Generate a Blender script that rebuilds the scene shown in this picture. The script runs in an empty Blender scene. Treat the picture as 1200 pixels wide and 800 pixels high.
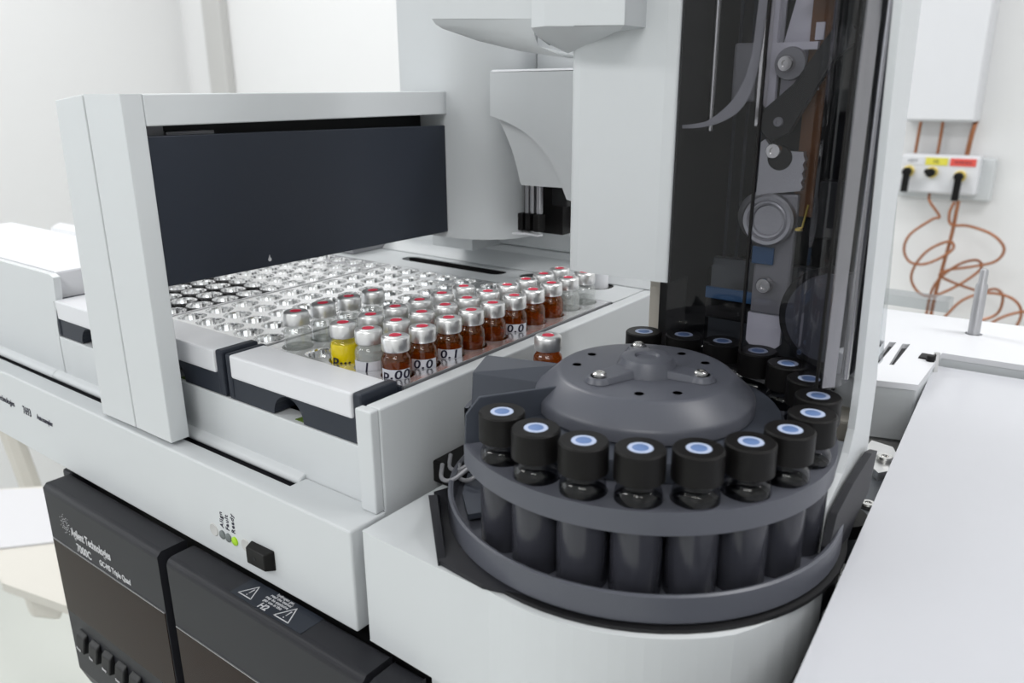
import bpy, bmesh, math, random
from mathutils import Vector, Matrix
# ------------------------------------------------------------------ camera, world, lights (all lengths below in millimetres, scaled by S)
S = 0.001
sc = bpy.context.scene
C = sc.collection
random.seed(4)
cam = bpy.data.cameras.new('camera'); camo = bpy.data.objects.new('camera', cam); C.objects.link(camo)
cam.sensor_width = 36; cam.lens = 933.26 / 1200 * 36
cam.clip_start = 0.01; cam.clip_end = 60
yaw, pitch, roll = 0.647054, 0.306783, -0.00616966
fw = Vector((-math.sin(yaw)*math.cos(pitch), math.cos(yaw)*math.cos(pitch), -math.sin(pitch)))
rt = Vector((math.cos(yaw), math.sin(yaw), 0)); up = rt.cross(fw)
r2 = rt*math.cos(roll) + up*math.sin(roll); u2 = up*math.cos(roll) - rt*math.sin(roll)
camo.matrix_world = Matrix.Translation(Vector((210.454, -205.067, 88.917))*S) @ Matrix((r2, u2, -fw)).transposed().to_4x4()
cam.dof.use_dof = True; cam.dof.focus_distance = 0.33; cam.dof.aperture_fstop = 16
sc.camera = camo
w = bpy.data.worlds.new('world'); sc.world = w; w.use_nodes = True
w.node_tree.nodes['Background'].inputs[0].default_value = (0.90, 0.95, 1.0, 1)
w.node_tree.nodes['Background'].inputs[1].default_value = 0.4
def area(name, loc, sx, sy, power, target, col=(1, 1, 1)):
    l = bpy.data.lights.new(name, 'AREA'); l.shape = 'RECTANGLE'; l.size = sx; l.size_y = sy; l.energy = power; l.color = col
    o = bpy.data.objects.new(name, l); C.objects.link(o); o.location = loc
    o.rotation_euler = (Vector(target) - Vector(loc)).to_track_quat('-Z', 'Y').to_euler(); return o
for lx, ly in ((-1.5, -1.4), (0.9, -1.4), (-1.5, 0.55), (0.9, 0.55)):
    area('ceiling_lamp', (lx, ly, 1.385), 1.3, 0.35, 35, (lx, ly, 0), (1, 0.99, 0.985))
area('window_light', (-2.55, -0.9, 0.3), 2.0, 1.5, 26, (0, -0.6, -0.1), (0.88, 0.95, 1.0))
area('window_light', (0.6, -2.45, 0.4), 2.4, 1.3, 7, (0, 0, 0), (0.92, 0.97, 1.0))
sc.view_settings.view_transform = 'Standard'; sc.view_settings.look = 'None'
sc.view_settings.gamma = 1; sc.view_settings.use_curve_mapping = False
sc.view_settings.exposure = -0.90
sc.cycles.max_bounces = 20; sc.cycles.glossy_bounces = 14; sc.cycles.transparent_max_bounces = 24; sc.cycles.transmission_bounces = 14
# ------------------------------------------------------------------ materials
MATS = {}
def mat(name, col, rough=0.5, metal=0.0, trans=0.0, ior=1.45, emis=None, bump=0.0, bscale=400, coat=0.0, spec=0.5, var=0.0):
    m = bpy.data.materials.new(name); m.use_nodes = True; nt = m.node_tree; b = nt.nodes['Principled BSDF']
    b.inputs['Base Color'].default_value = (*col, 1); b.inputs['Roughness'].default_value = rough
    b.inputs['Metallic'].default_value = metal; b.inputs['Transmission Weight'].default_value = trans
    b.inputs['IOR'].default_value = ior; b.inputs['Coat Weight'].default_value = coat
    b.inputs['Specular IOR Level'].default_value = spec
    if emis: b.inputs['Emission Color'].default_value = (*emis[0], 1); b.inputs['Emission Strength'].default_value = emis[1]
    tc = nt.nodes.new('ShaderNodeTexCoord')
    if bump:
        n = nt.nodes.new('ShaderNodeTexNoise'); n.inputs['Scale'].default_value = bscale; n.inputs['Detail'].default_value = 3
        bp = nt.nodes.new('ShaderNodeBump'); bp.inputs['Strength'].default_value = bump; bp.inputs['Distance'].default_value = 0.0002
        nt.links.new(tc.outputs['Object'], n.inputs['Vector']); nt.links.new(n.outputs['Fac'], bp.inputs['Height']); nt.links.new(bp.outputs['Normal'], b.inputs['Normal'])
    if var:
        n = nt.nodes.new('ShaderNodeTexNoise'); n.inputs['Scale'].default_value = 25; n.inputs['Detail'].default_value = 4
        r = nt.nodes.new('ShaderNodeMixRGB'); r.inputs[1].default_value = (*[c*(1-var) for c in col], 1); r.inputs[2].default_value = (*[min(1, c*(1+var)) for c in col], 1)
        nt.links.new(tc.outputs['Object'], n.inputs['Vector']); nt.links.new(n.outputs['Fac'], r.inputs[0]); nt.links.new(r.outputs[0], b.inputs['Base Color'])
    MATS[name] = m; return m
def sheer(name, tint, rough=0.03, body=None, fac=0.0, ior=1.45):
    """thin clear or smoked plastic: tinted see-through with a fresnel gloss"""
    m = bpy.data.materials.new(name); m.use_nodes = True; nt = m.node_tree; nt.nodes.clear()
    out = nt.nodes.new('ShaderNodeOutputMaterial'); t = nt.nodes.new('ShaderNodeBsdfTransparent'); t.inputs[0].default_value = (*tint, 1)
    g = nt.nodes.new('ShaderNodeBsdfGlossy'); g.inputs['Roughness'].default_value = rough
    f = nt.nodes.new('ShaderNodeFresnel'); f.inputs['IOR'].default_value = ior
    mx = nt.nodes.new('ShaderNodeMixShader'); src = t.outputs[0]
    if body:
        d = nt.nodes.new('ShaderNodeBsdfDiffuse'); d.inputs[0].default_value = (*body, 1)
        m2 = nt.nodes.new('ShaderNodeMixShader'); m2.inputs[0].default_value = fac
        nt.links.new(t.outputs[0], m2.inputs[1]); nt.links.new(d.outputs[0], m2.inputs[2]); src = m2.outputs[0]
    ge = nt.nodes.new('ShaderNodeNewGeometry'); inv = nt.nodes.new('ShaderNodeMath'); inv.operation = 'SUBTRACT'; inv.inputs[0].default_value = 1
    mu = nt.nodes.new('ShaderNodeMath'); mu.operation = 'MULTIPLY'   # gloss on the outer side only: the film itself has no thickness
    nt.links.new(ge.outputs['Backfacing'], inv.inputs[1]); nt.links.new(f.outputs[0], mu.inputs[0]); nt.links.new(inv.outputs[0], mu.inputs[1])
    nt.links.new(mu.outputs[0], mx.inputs[0]); nt.links.new(src, mx.inputs[1]); nt.links.new(g.outputs[0], mx.inputs[2])
    nt.links.new(mx.outputs[0], out.inputs[0]); MATS[name] = m; return m
mat('white', (0.63, 0.655, 0.67), 0.42, bump=0.04, bscale=1500)
mat('white_bright', (0.73, 0.74, 0.77), 0.35)
mat('lid_white', (0.57, 0.58, 0.62), 0.25, coat=0.3)
mat('wall_paint', (0.80, 0.805, 0.81), 0.8, bump=0.1, bscale=60)
mat('floor_paint', (0.62, 0.64, 0.60), 0.5)
mat('trim_grey', (0.55, 0.55, 0.54), 0.7)
mat('slate', (0.022, 0.027, 0.039), 0.45, bump=0.05, bscale=2000, spec=0.35)
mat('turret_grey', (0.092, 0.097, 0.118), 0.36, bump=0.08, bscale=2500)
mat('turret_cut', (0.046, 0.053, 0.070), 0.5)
mat('charcoal', (0.019, 0.0195, 0.024), 0.48, bump=0.1, bscale=3000, spec=0.3)
mat('screen', (0.020, 0.011, 0.008), 0.20, spec=0.06)
mat('black', (0.006, 0.006, 0.007), 0.5)
mat('cap_black', (0.006, 0.0055, 0.0055), 0.46, spec=0.25)
mat('steel', (0.75, 0.74, 0.72), 0.22, 1.0)
mat('rough_steel', (0.50, 0.50, 0.52), 0.45, 1.0, bump=0.6, bscale=1200)
mat('chrome', (0.90, 0.90, 0.90), 0.10, 1.0)
mat('rack_metal', (0.86, 0.86, 0.87), 0.22, 0.85)
mat('aluminium', (0.78, 0.78, 0.78), 0.34, 0.9)
mat('septum_red', (0.62, 0.02, 0.06), 0.6)
mat('septum_blue', (0.12, 0.20, 0.40), 0.5)
mat('septum_rim', (0.44, 0.51, 0.68), 0.5)
mat('paper', (0.62, 0.63, 0.68), 0.7)
mat('ink', (0.010, 0.009, 0.03), 0.6)
mat('print_white', (0.62, 0.62, 0.64), 0.6)
mat('amber', (0.50, 0.15, 0.022), 0.04, trans=1.0, ior=1.35)
mat('amber_liquid', (0.30, 0.105, 0.008), 0.12, trans=0.25, ior=1.33)
mat('clear_glass', (0.97, 0.98, 0.97), 0.02, trans=1.0, ior=1.35)
mat('yellow_liquid', (0.82, 0.70, 0.01), 0.12)
sheer('vial_clear', (0.96, 0.965, 0.96), 0.05, (0.62, 0.65, 0.64), 0.27, ior=1.8)
sheer('vial_amber', (0.66, 0.25, 0.03), 0.05, (0.24, 0.085, 0.008), 0.16, ior=1.6)
sheer('liquid_clear', (0.93, 0.94, 0.935), 0.05, (0.55, 0.57, 0.56), 0.10, ior=1.4)
sheer('liquid_pale', (0.93, 0.91, 0.62), 0.05, (0.60, 0.58, 0.35), 0.12, ior=1.4)
sheer('vial_yellow', (0.98, 0.93, 0.40), 0.05, (0.85, 0.74, 0.02), 0.15, ior=1.6)
sheer('big_glass', (0.62, 0.62, 0.64), 0.06, ior=1.5)
sheer('smoked', (0.60, 0.60, 0.63), 0.03, ior=1.42)
mat('sleeve', (0.040, 0.041, 0.052), 0.20)
sheer('acrylic', (0.80, 0.82, 0.83), 0.05, ior=1.5)
mat('copper', (0.36, 0.15, 0.075), 0.35, 0.7)
mat('green_led', (0.35, 0.6, 0.02), 0.3, emis=((0.45, 0.75, 0.03), 0.15))
mat('dim_led', (0.16, 0.18, 0.18), 0.3)
mat('green_board', (0.10, 0.17, 0.02), 0.5)
mat('cream', (0.72, 0.68, 0.60), 0.6)
mat('label_yellow', (0.75, 0.68, 0.08), 0.6)
mat('label_red', (0.75, 0.10, 0.08), 0.6)
mat('brown_ribbon', (0.16, 0.065, 0.02), 0.35)
mat('blue_plastic', (0.03, 0.11, 0.25), 0.4)
mat('mech_grey', (0.30, 0.30, 0.32), 0.45, 0.3)
mat('mech_white', (0.80, 0.79, 0.86), 0.5)
mat('dark_metal', (0.11, 0.12, 0.135), .4, .3)
mat('brass', (0.70, 0.55, 0.15), 0.3, 0.8)
mat('chair_cream', (0.62, 0.60, 0.55), 0.6)
# ------------------------------------------------------------------ geometry helpers
class G:
    def __init__(s): s.v = []; s.f = []; s.sm = []
    def add(s, vs, fs, smooth=False):
        n = len(s.v); s.v += [tuple(v) for v in vs]; s.f += [tuple(i+n for i in f) for f in fs]; s.sm += [smooth]*len(fs); return s
    def box(s, x0, x1, y0, y1, z0, z1):
        return s.add([(x, y, z) for z in (z0, z1) for x, y in ((x0, y0), (x1, y0), (x1, y1), (x0, y1))],
                     [(3, 2, 1, 0), (4, 5, 6, 7), (0, 1, 5, 4), (1, 2, 6, 5), (2, 3, 7, 6), (3, 0, 4, 7)])
    def hexa(s, b, t):   # 4 bottom + 4 top points
        return s.add(list(b)+list(t), [(3, 2, 1, 0), (4, 5, 6, 7), (0, 1, 5, 4), (1, 2, 6, 5), (2, 3, 7, 6), (3, 0, 4, 7)])
    def prism(s, poly, ax, lo, hi, smooth=False):   # poly in the other two axes (order x,y / x,z / y,z)
        def m(a, b, c): return {'z': (a, b, c), 'y': (a, c, b), 'x': (c, a, b)}[ax]
        n = len(poly); A = sum(poly[i][0]*poly[(i+1) % n][1]-poly[(i+1) % n][0]*poly[i][1] for i in range(n))
        if A < 0: poly = poly[::-1]
        flip = (ax == 'y')
        vs = [m(a, b, lo) for a, b in poly]+[m(a, b, hi) for a, b in poly]
        fs = [tuple(range(n))[::-1], tuple(range(n, 2*n))]+[(i, (i+1) % n, (i+1) % n+n, i+n) for i in range(n)]
        if flip: fs = [f[::-1] for f in fs]
        s.add(vs, fs[:2]); return s.add(vs, fs[2:], smooth)
    def lathe(s, prof, c=(0, 0, 0), n=32, a0=0, a1=360, ax='z', smooth=True):
        full = abs(a1-a0) >= 359.9; m = n if full else n+1; vs = []
        for r, h in prof:
            for k in range(m):
                t = math.radians(a0+(a1-a0)*k/n); p = (r*math.cos(t), r*math.sin(t), h)
                p = {'z': p, 'y': (p[0], -p[2], p[1]), 'x': (p[2], p[0], p[1])}[ax]
                vs.append((p[0]+c[0], p[1]+c[1], p[2]+c[2]))
        fs = []
        for i in range(len(prof)-1):
            for k in range(m if full else m-1):
                k2 = (k+1) % m; fs.append((i*m+k, i*m+k2, (i+1)*m+k2, (i+1)*m+k))
        if full:
            if prof[0][0] > 0: fs.append(tuple(range(m))[::-1])
            if prof[-1][0] > 0: fs.append(tuple(range((len(prof)-1)*m, len(prof)*m)))
        return s.add(vs, fs, smooth)
    def cyl(s, c, r, h, ax='z', n=24): return s.lathe([(r, 0), (r, h)], c, n, ax=ax)
    def tube(s, path, r, n=8, closed=False):
        P = [Vector(p) for p in path]; vs = []; m = len(P); nrm = None
        for i, p in enumerate(P):
            t = (P[min(i+1, m-1)]-P[max(i-1, 0)]).normalized()
            if nrm is None: nrm = t.cross(Vector((0, 0, 1)) if abs(t.z) < .9 else Vector((1, 0, 0))).normalized()
            nrm = (nrm-t*nrm.dot(t)).normalized(); b = t.cross(nrm); rr = r[i] if isinstance(r, (list, tuple)) else r
            vs += [p+(nrm*math.cos(2*math.pi*k/n)+b*math.sin(2*math.pi*k/n))*rr for k in range(n)]
        fs = [(i*n+k, i*n+(k+1) % n, (i+1)*n+(k+1) % n, (i+1)*n+k) for i in range(m-1) for k in range(n)]
        fs += [tuple(range(n))[::-1], tuple(range((m-1)*n, m*n))]
        return s.add(vs, fs, True)
    def grid(s, rows, smooth=True):   # rows of equal length
        n = len(rows[0]); return s.add([p for r in rows for p in r], [(i*n+k, i*n+k+1, (i+1)*n+k+1, (i+1)*n+k) for i in range(len(rows)-1) for k in range(n-1)], smooth)
def spline(pts, n=8):
    P = [Vector(p) for p in pts]; P = [P[0]*2-P[1]]+P+[P[-1]*2-P[-2]]; out = []
    for i in range(1, len(P)-2):
        for k in range(n):
            t = k/n; a, b, c, d = P[i-1:i+3]
            out.append(0.5*((2*b)+(c-a)*t+(2*a-5*b+4*c-d)*t*t+(3*b-a-3*c+d)*t**3))
    return out+[P[-2]]
def arc(cx, cy, r, a0, a1, n=12): return [(cx+r*math.cos(math.radians(a0+(a1-a0)*k/n)), cy+r*math.sin(math.radians(a0+(a1-a0)*k/n))) for k in range(n+1)]
WL = {}
def finish(o, parent, loc):
    C.objects.link(o)
    pl = Vector(WL[parent.name]) if parent else Vector((0, 0, 0))
    o.location = (Vector(loc)-pl)*S
    if parent: o.parent = parent
    WL[o.name] = tuple(loc); return o
def empty(name, loc, label, cat, group=None):
    o = bpy.data.objects.new(name, None); o.empty_display_size = 0.01; finish(o, None, loc); tag(o, label, cat, group); return o
def tag(o, label, cat=None, group=None):
    o['label'] = label
    if cat: o['category'] = cat
    if group: o['group'] = group
    return o
def build(name, g, m, parent=None, bevel=0, loc=None, label=None, cat=None, group=None, seg=2):
    """g holds world coordinates (mm); the object's origin is put at loc or at the bottom centre"""
    if loc is None:
        if parent: loc = WL[parent.name]
        else:
            xs, ys, zs = zip(*g.v); loc = ((min(xs)+max(xs))/2, (min(ys)+max(ys))/2, min(zs))
    me = bpy.data.meshes.new(name)
    me.from_pydata([((v[0]-loc[0])*S, (v[1]-loc[1])*S, (v[2]-loc[2])*S) for v in g.v], [], g.f)
    me.polygons.foreach_set('use_smooth', g.sm)
    me.materials.append(MATS[m]); me.validate(); me.update()
    o = bpy.data.objects.new(name, me); finish(o, parent, loc)
    if bevel:
        b = o.modifiers.new('bevel', 'BEVEL'); b.width = bevel*S; b.segments = seg; b.limit_method = 'ANGLE'; b.angle_limit = math.radians(40)
        b.harden_normals = False
    if any(g.sm):
        bm = bmesh.new(); bm.from_mesh(me); bmesh.ops.remove_doubles(bm, verts=bm.verts, dist=1e-7)
        for e in bm.edges:
            if len(e.link_faces) == 2 and e.calc_face_angle(0) > math.radians(38): e.smooth = False
        bm.to_mesh(me); bm.free()
    if label: tag(o, label, cat, group)
    return o
def frommesh(name, me, m, parent, loc, local=True):
    if me.materials: me.materials.clear()
    me.materials.append(MATS[m]); o = bpy.data.objects.new(name, me); return finish(o, parent, loc)
def plate(name, outer, holes, z0, z1, m, parent, bevel=0):
    """flat plate with real holes: filled 2D curve, extruded"""
    cu = bpy.data.curves.new(name, 'CURVE'); cu.dimensions = '2D'; cu.fill_mode = 'BOTH'; cu.extrude = (z1-z0)/2*S
    for poly in [outer]+holes:
        sp = cu.splines.new('POLY'); sp.points.add(len(poly)-1); sp.use_cyclic_u = True
        for p, q in zip(sp.points, poly): p.co = (q[0]*S, q[1]*S, 0, 1)
    tmp = bpy.data.objects.new('tmp', cu); C.objects.link(tmp); bpy.context.view_layer.update()
    me = bpy.data.meshes.new_from_object(tmp.evaluated_get(bpy.context.evaluated_depsgraph_get()))
    bpy.data.objects.remove(tmp); me.name = name
    pl = Vector(WL[parent.name]) if parent else Vector((0, 0, 0))
    for v in me.vertices: v.co += Vector((-pl.x, -pl.y, (z0+z1)/2-pl.z))*S
    me.update()
    return frommesh(name, me, m, parent, tuple(pl))
def textmesh(s, size, bold=0.0, depth=0.06, spacing=1.0, align='LEFT'):
    cu = bpy.data.curves.new('lettering', 'FONT'); cu.body = s; cu.size = size*S; cu.extrude = depth*S; cu.offset = bold*S; cu.space_character = spacing; cu.align_x = align
    cu.resolution_u = 3
    tmp = bpy.data.objects.new('tmp', cu); C.objects.link(tmp); bpy.context.view_layer.update()
    me = bpy.data.meshes.new_from_object(tmp.evaluated_get(bpy.context.evaluated_depsgraph_get()))
    bpy.data.objects.remove(tmp); me.name = 'lettering'; return me
def text(s, size, loc, rot, m, parent, bold=0.0, spacing=1.0, align='LEFT', sx=1.0):
    me = textmesh(s, size, bold, 0.06, spacing, align)
    o = frommesh('lettering', me, m, parent, loc); o.rotation_euler = rot; o.scale = (sx, 1, 1); return o
def wraptext(s, size, r, parent, loc, ang, m='ink', bold=0.12, slant=0.0):
    me = textmesh(s, size, bold, 0.04, align='CENTER', spacing=1.1)
    bm = bmesh.new(); bm.from_mesh(me)
    for v in bm.verts:
        x = v.co.x/S*1.25; y = v.co.y/S; d = v.co.z/S; a = ang+(x+slant*y)/r; R = r+0.08+d
        v.co = Vector((R*math.cos(a), R*math.sin(a), y))*S
    bm.to_mesh(me); bm.free()
    return frommesh('handwriting', me, m, parent, loc)
def circ(x, y, r, n=24): return [(x+r*math.cos(2*math.pi*k/n), y+r*math.sin(2*math.pi*k/n)) for k in range(n)]
R90 = (math.pi/2, 0, 0)
def screw(parent, c, r, h=1.2, ax='z', name='screw', m='steel'):
    g = G(); g.lathe([(r, 0), (r, h*.6), (r*.82, h), (r*.42, h), (r*.36, h*.7), (0, h*.7)], c, 20, ax=ax); return build(name, g, m, parent)
def struct(o): o['kind'] = 'structure'; return o
# ------------------------------------------------------------------ the room
FZ = -1250
struct(build('floor', G().box(-2600, 2600, -2500, 1560, FZ-20, FZ), 'floor_paint'))
struct(build('wall_back', G().box(-2600, 2600, 1550, 1600, FZ, 1400), 'wall_paint'))
struct(build('wall_left', G().box(-2640, -2600, -2500, 1600, FZ, 1400), 'wall_paint'))
struct(build('wall_right', G().box(2600, 2640, -2500, 1600, FZ, 1400), 'wall_paint'))
struct(build('wall_front', G().box(-2640, 2640, -2540, -2500, FZ, 1400), 'wall_paint'))
struct(build('ceiling', G().box(-2640, 2640, -2540, 1600, 1400, 1420), 'wall_paint'))
struct(build('trim_1', G().box(-2420, -2318, 1515, 1549.5, FZ, 1400), 'trim_grey', bevel=4))
struct(build('trim_2', G().box(-2555, -2425, 1535, 1549.5, FZ, 1400), 'wall_paint', bevel=4))
# ------------------------------------------------------------------ gas station on the wall
t = empty('wall_cabinet', (-80, 1500, 26), 'white wall cabinet at top right, above the copper tubes', 'cabinet')
build('body', G().box(-143, -18, 1485, 1549, 27, 420), 'white_bright', t, bevel=3)
build('door', G().box(-141, -20, 1479, 1484.5, 30, 420), 'white_bright', t, bevel=2)
t = empty('gas_station', (-66, 1500, -110), 'white wall panel with three black gas valve knobs and coloured labels', 'gas panel')
build('panel', G().box(-136, 0, 1504, 1549, -106, -34), 'white_bright', t, bevel=5)
build('frame', G().box(-142, 22, 1530, 1549, -118, -38), 'white', t, bevel=4)
for x0, x1, m, s in ((-132, -96, 'white_bright', 'AZOT'), (-92, -54, 'label_yellow', 'HEL'), (-50, -7, 'label_red', 'POWIETRZE')):
    b = build('label_strip', G().box(x0, x1, 1502.8, 1503.8, -53, -39), m, t); b['label'] = {'white_bright': 'white label', 'label_yellow': 'yellow label', 'label_red': 'red label'}[m]
    text(s, 6.5 if len(s) > 5 else 8, ((x0+x1)/2, 1502.6, -48.5), R90, 'ink', t, align='CENTER', sx=.8)
for x, z, lev in ((-119, -66, 30), (-78, -66, 0), (-30, -71, 36)):
    k = build('valve', G().lathe([(10.5, 0), (10.5, 5), (8, 6), (0, 6)], (x, 1504, z), 20, ax='y'), 'brass', t)
    g = G().lathe([(8.2, 6), (8.2, 18), (6, 21), (0, 21)], (x-1, 1504, z), 18, ax='y')
    if lev: g.hexa([(x-7, 1484, z-lev-8), (x+5, 1484, z-lev-8), (x+5, 1492, z-lev-8), (x-7, 1492, z-lev-8)], [(x-6, 1484, z), (x+6, 1484, z), (x+6, 1492, z), (x-6, 1492, z)])
    else: g.hexa([(x-12, 1484, z), (x, 1484, z-4), (x, 1492, z-4), (x-12, 1492, z)], [(x-10, 1484, z+7), (x+2, 1484, z+7), (x+2, 1492, z+7), (x-10, 1492, z+7)])
    build('knob', g, 'cap_black', k, bevel=1)
def pipe(pts, r, label):
    build('copper_tube', G().tube(spline(pts, 8), r), 'copper', label=label, cat='tube')
pipe([(-116, 1535, 27), (-117, 1535, 0), (-118, 1535, -36)], 3.0, 'short straight copper tube rising from white label to the cabinet')
pipe([(-78, 1535, 27), (-78, 1535, 0), (-79, 1535, -36)], 3.0, 'short straight copper tube between cabinet and yellow label')
pipe([(-24, 1545, 26), (-25, 1538, 18), (-27, 1535, -5), (-29, 1535, -36)], 4.5, 'thicker copper tube rising from the red label, right of the cabinet')
pipe([(-80, 1520, -108), (-73, 1494, -120), (-52, 1490, -146), (-64, 1490, -153), (-98, 1490, -185), (-105, 1490, -215), (-92, 1490, -238), (-66, 1490, -240), (-36, 1490, -222), (-20, 1490, -203), (-30, 1492, -192), (-62, 1494, -212), (-82, 1496, -245), (-85, 1496, -275), (-66, 1496, -300), (-40, 1496, -300), (0, 1496, -272), (30, 1494, -238), (22, 1492, -222), (-5, 1490, -232), (-32, 1488, -260), (-45, 1488, -290), (-48, 1488, -340)], 2.6, 'long looping copper tube hanging below the middle knob')
pipe([(-32, 1500, -118), (-37, 1496, -140), (-30, 1494, -160), (0, 1492, -160), (40, 1490, -172), (62, 1490, -195), (52, 1490, -220), (15, 1490, -235), (-20, 1490, -245), (-36, 1492, -258), (-10, 1494, -270), (35, 1494, -280), (60, 1492, -272), (74, 1490, -285), (68, 1490, -320), (25, 1490, -345), (0, 1490, -360)], 2.6, 'copper tube making the large right hand loop under the red labelled valve')
pipe([(-26, 1502, -116), (-28, 1500, -180), (-34, 1500, -240), (-40, 1502, -300), (-42, 1502, -350)], 3.4, 'straight copper tube falling from the black lever under the red label')
pipe([(-20, 1486, -345), (10, 1486, -300), (50, 1486, -280), (90, 1486, -285), (108, 1486, -310), (100, 1486, -350), (92, 1486, -370)], 2.6, 'arched copper tube behind the grey metal post')
pipe([(40, 1484, -365), (75, 1484, -325), (115, 1484, -305), (145, 1484, -312), (152, 1484, -350)], 2.6, 'low arched copper tube just right of the grey metal post')
pipe([(115, 1482, -360), (150, 1482, -335), (200, 1482, -335), (240, 1482, -360)], 2.6, 'low copper tube leaving the photo at the right edge')
# ------------------------------------------------------------------ wall socket with plug, far left
t = empty('wall_socket', (-2585, 640, -235), 'white wall socket with a plug and grey cable, far left', 'socket')
# placed on wall_left
SY, SZ = 470, -96
build('plate', G().box(-2600, -2588, SY-30, SY+30, SZ-40, SZ+40), 'white_bright', t, bevel=5)
build('plug', G().lathe([(22, 0), (22, 25), (12, 45), (0, 45)], (-2588, SY, SZ-15), 16, ax='x'), 'trim_grey', t)
build('cable', G().tube(spline([(-2545, SY, SZ-15), (-2520, SY, SZ-50), (-2540, SY+5, SZ-130), (-2560, SY+15, SZ-300), (-2570, SY, SZ-600)]), 7), 'trim_grey', t)
# ------------------------------------------------------------------ table with paper, and lab chair seen below left
t = empty('side_table', (-930, 170, FZ), 'pale side table at lower left under the white sheet', 'table')
build('tabletop', G().prism([(-1000, 160), (-940, 218), (-520, 180), (-530, 120), (-740, 72), (-822, 93)], 'z', -462, -451), 'chair_cream', t, bevel=4)
build('underframe', G().prism([(-880, 128), (-850, 190), (-640, 130), (-770, 96)], 'z', -478, -463), 'trim_grey', t, bevel=5)
build('bracket', G().hexa([(-765, 98, -510), (-735, 92, -510), (-700, 110, -510), (-740, 120, -510)], [(-840, 116, -478), (-740, 92, -478), (-690, 120, -478), (-820, 150, -478)]), 'chair_cream', t, bevel=6)
build('leg', G().cyl((-560, 140, FZ), 18, 787), 'chair_cream', t)
build('paper_sheet', G().hexa([(-985, 165, -450.5), (-822, 96, -450.5), (-778, 148, -450.5), (-930, 212, -450.5)], [(-985, 165, -448.5), (-822, 96, -448.5), (-778, 148, -448.5), (-930, 212, -448.5)]), 'print_white', label='blank white sheet of paper on the side table, lower left', cat='paper')
t = empty('lab_chair', (-1250, 330, FZ), 'cream lab chair with black base, behind the side table at lower left', 'chair')
build('seat', G().lathe([(0, 0), (150, 0), (175, 15), (175, 40), (150, 60), (0, 62)], (-1290, 350, -430), 28), 'chair_cream', t)
build('backrest', G().box(-1420, -1180, 470, 510, -420, -150), 'white_bright', t, bevel=30)
build('frame', G().tube(spline([(-1190, 250, -350), (-1160, 255, -450), (-1135, 260, -560), (-1150, 260, -640)]), 16), 'chair_cream', t)
build('frame', G().tube(spline([(-1060, 330, -380), (-1030, 320, -480), (-1000, 310, -540), (-1010, 310, -600)]), 30), 'chair_cream', t)
build('post', G().cyl((-1195, 405, -1150), 30, 725), 'black', t)
for k in range(5):
    a = math.radians(72*k+20); build('leg', G().tube([(-1195, 405, -1150), (-1195+250*math.cos(a), 405+250*math.sin(a), -1230)], [24, 16]), 'black', t)
# ------------------------------------------------------------------ lab bench and chromatograph below
t = empty('lab_bench', (150, 200, FZ), 'white lab bench carrying the dark instrument', 'bench')
build('worktop', G().box(-100, 700, -45, 560, -540, -501), 'white_bright', t, bevel=3)
for x in (-60, 660):
    for y in (0, 520): build('leg', G().box(x-20, x+20, y-20, y+20, FZ, -540.2), 'trim_grey', t)
t = empty('mass_spectrometer', (0, 200, -501), 'dark grey instrument with display panels, under the white autosampler', 'instrument')
build('chassis', G().box(-204, 52, -36, 330, -140, -98).box(-150, 52, -35.5, 330, -232, -140.1).box(-120, 52, -35, 330, -501, -232.1), 'black', t, bevel=2)
build('lower_chassis', G().box(52.3, 420, -36, 330, -501, -191), 'black', t, bevel=2)
PF = -60
pn = build('front_panel', G().prism([(-45.9, -99), (-58, -99), (PF, -101), (PF, -210), (-56, -222), (-45.9, -232)], 'x', -196, -90), 'charcoal', t, bevel=1.6, seg=3)
build('corner_tab', G().box(-206, -196.2, -46, -36.2, -140, -99), 'charcoal', t, bevel=1.5)
build('display', G().box(-195.3, -90.8, PF-0.35, PF+.3, -172, -129.5), 'screen', pn)
build('display_edge', G().box(-195.3, -90.8, PF-0.45, PF+.2, -129.3, -128.9), 'rough_steel', pn)
for k in range(6):
    x = -181+k*13.2
    if x > -96: break
    b = build('button', G().hexa([(x-4.2, PF-4, -190.5), (x+4.2, PF-4, -190.5), (x+4.2, PF, -191.5), (x-4.2, PF, -191.5)], [(x-4.2, PF-2.5, -182), (x+4.2, PF-2.5, -182), (x+4.2, PF, -180), (x-4.2, PF, -180)]), 'black', pn, bevel=.7)
    text(['Prep', 'Run', 'Stop', 'Start', 'Menu', 'Info'][k], 2.2, (x-2.6, PF-3.9, -189.5), R90, 'print_white', pn, 0.05)
text('Agilent Technologies', 6.6, (-172.2, PF-.12, -119.6), R90, 'print_white', pn, 0.14, sx=.68)
text('7000C', 6.2, (-169.0, PF-.12, -127.2), R90, 'print_white', pn, 0.12, sx=.86)
text('GC-MS Triple Quad', 4.3, (-146.6, PF-.12, -126.4), R90, 'print_white', pn, 0.10, sx=.80)
g = G()
for k in range(14):   # spark emblem made of dots
    a = 2*math.pi*k/14
    for j, (r, q) in enumerate(((1.8, .18), (3.0, .26), (4.3, .30), (5.4, .22))):
        if (k+j) % 2 == 0 or j < 2: g.cyl((-177.6+r*math.cos(a+j*.12), PF, -115.6+r*math.sin(a+j*.12)), q, .15, 'y', 6)
build('emblem', g, 'print_white', pn)
pn = build('front_panel', G().prism([(-45.9, -99), (-58, -99), (PF, -101), (PF, -210), (-56, -222), (-45.9, -232)], 'x', -83, 37), 'charcoal', t, bevel=1.8, seg=3)
build('display', G().box(-82.3, 36.3, PF-0.35, PF+.3, -172, -132.5), 'screen', pn)
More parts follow.
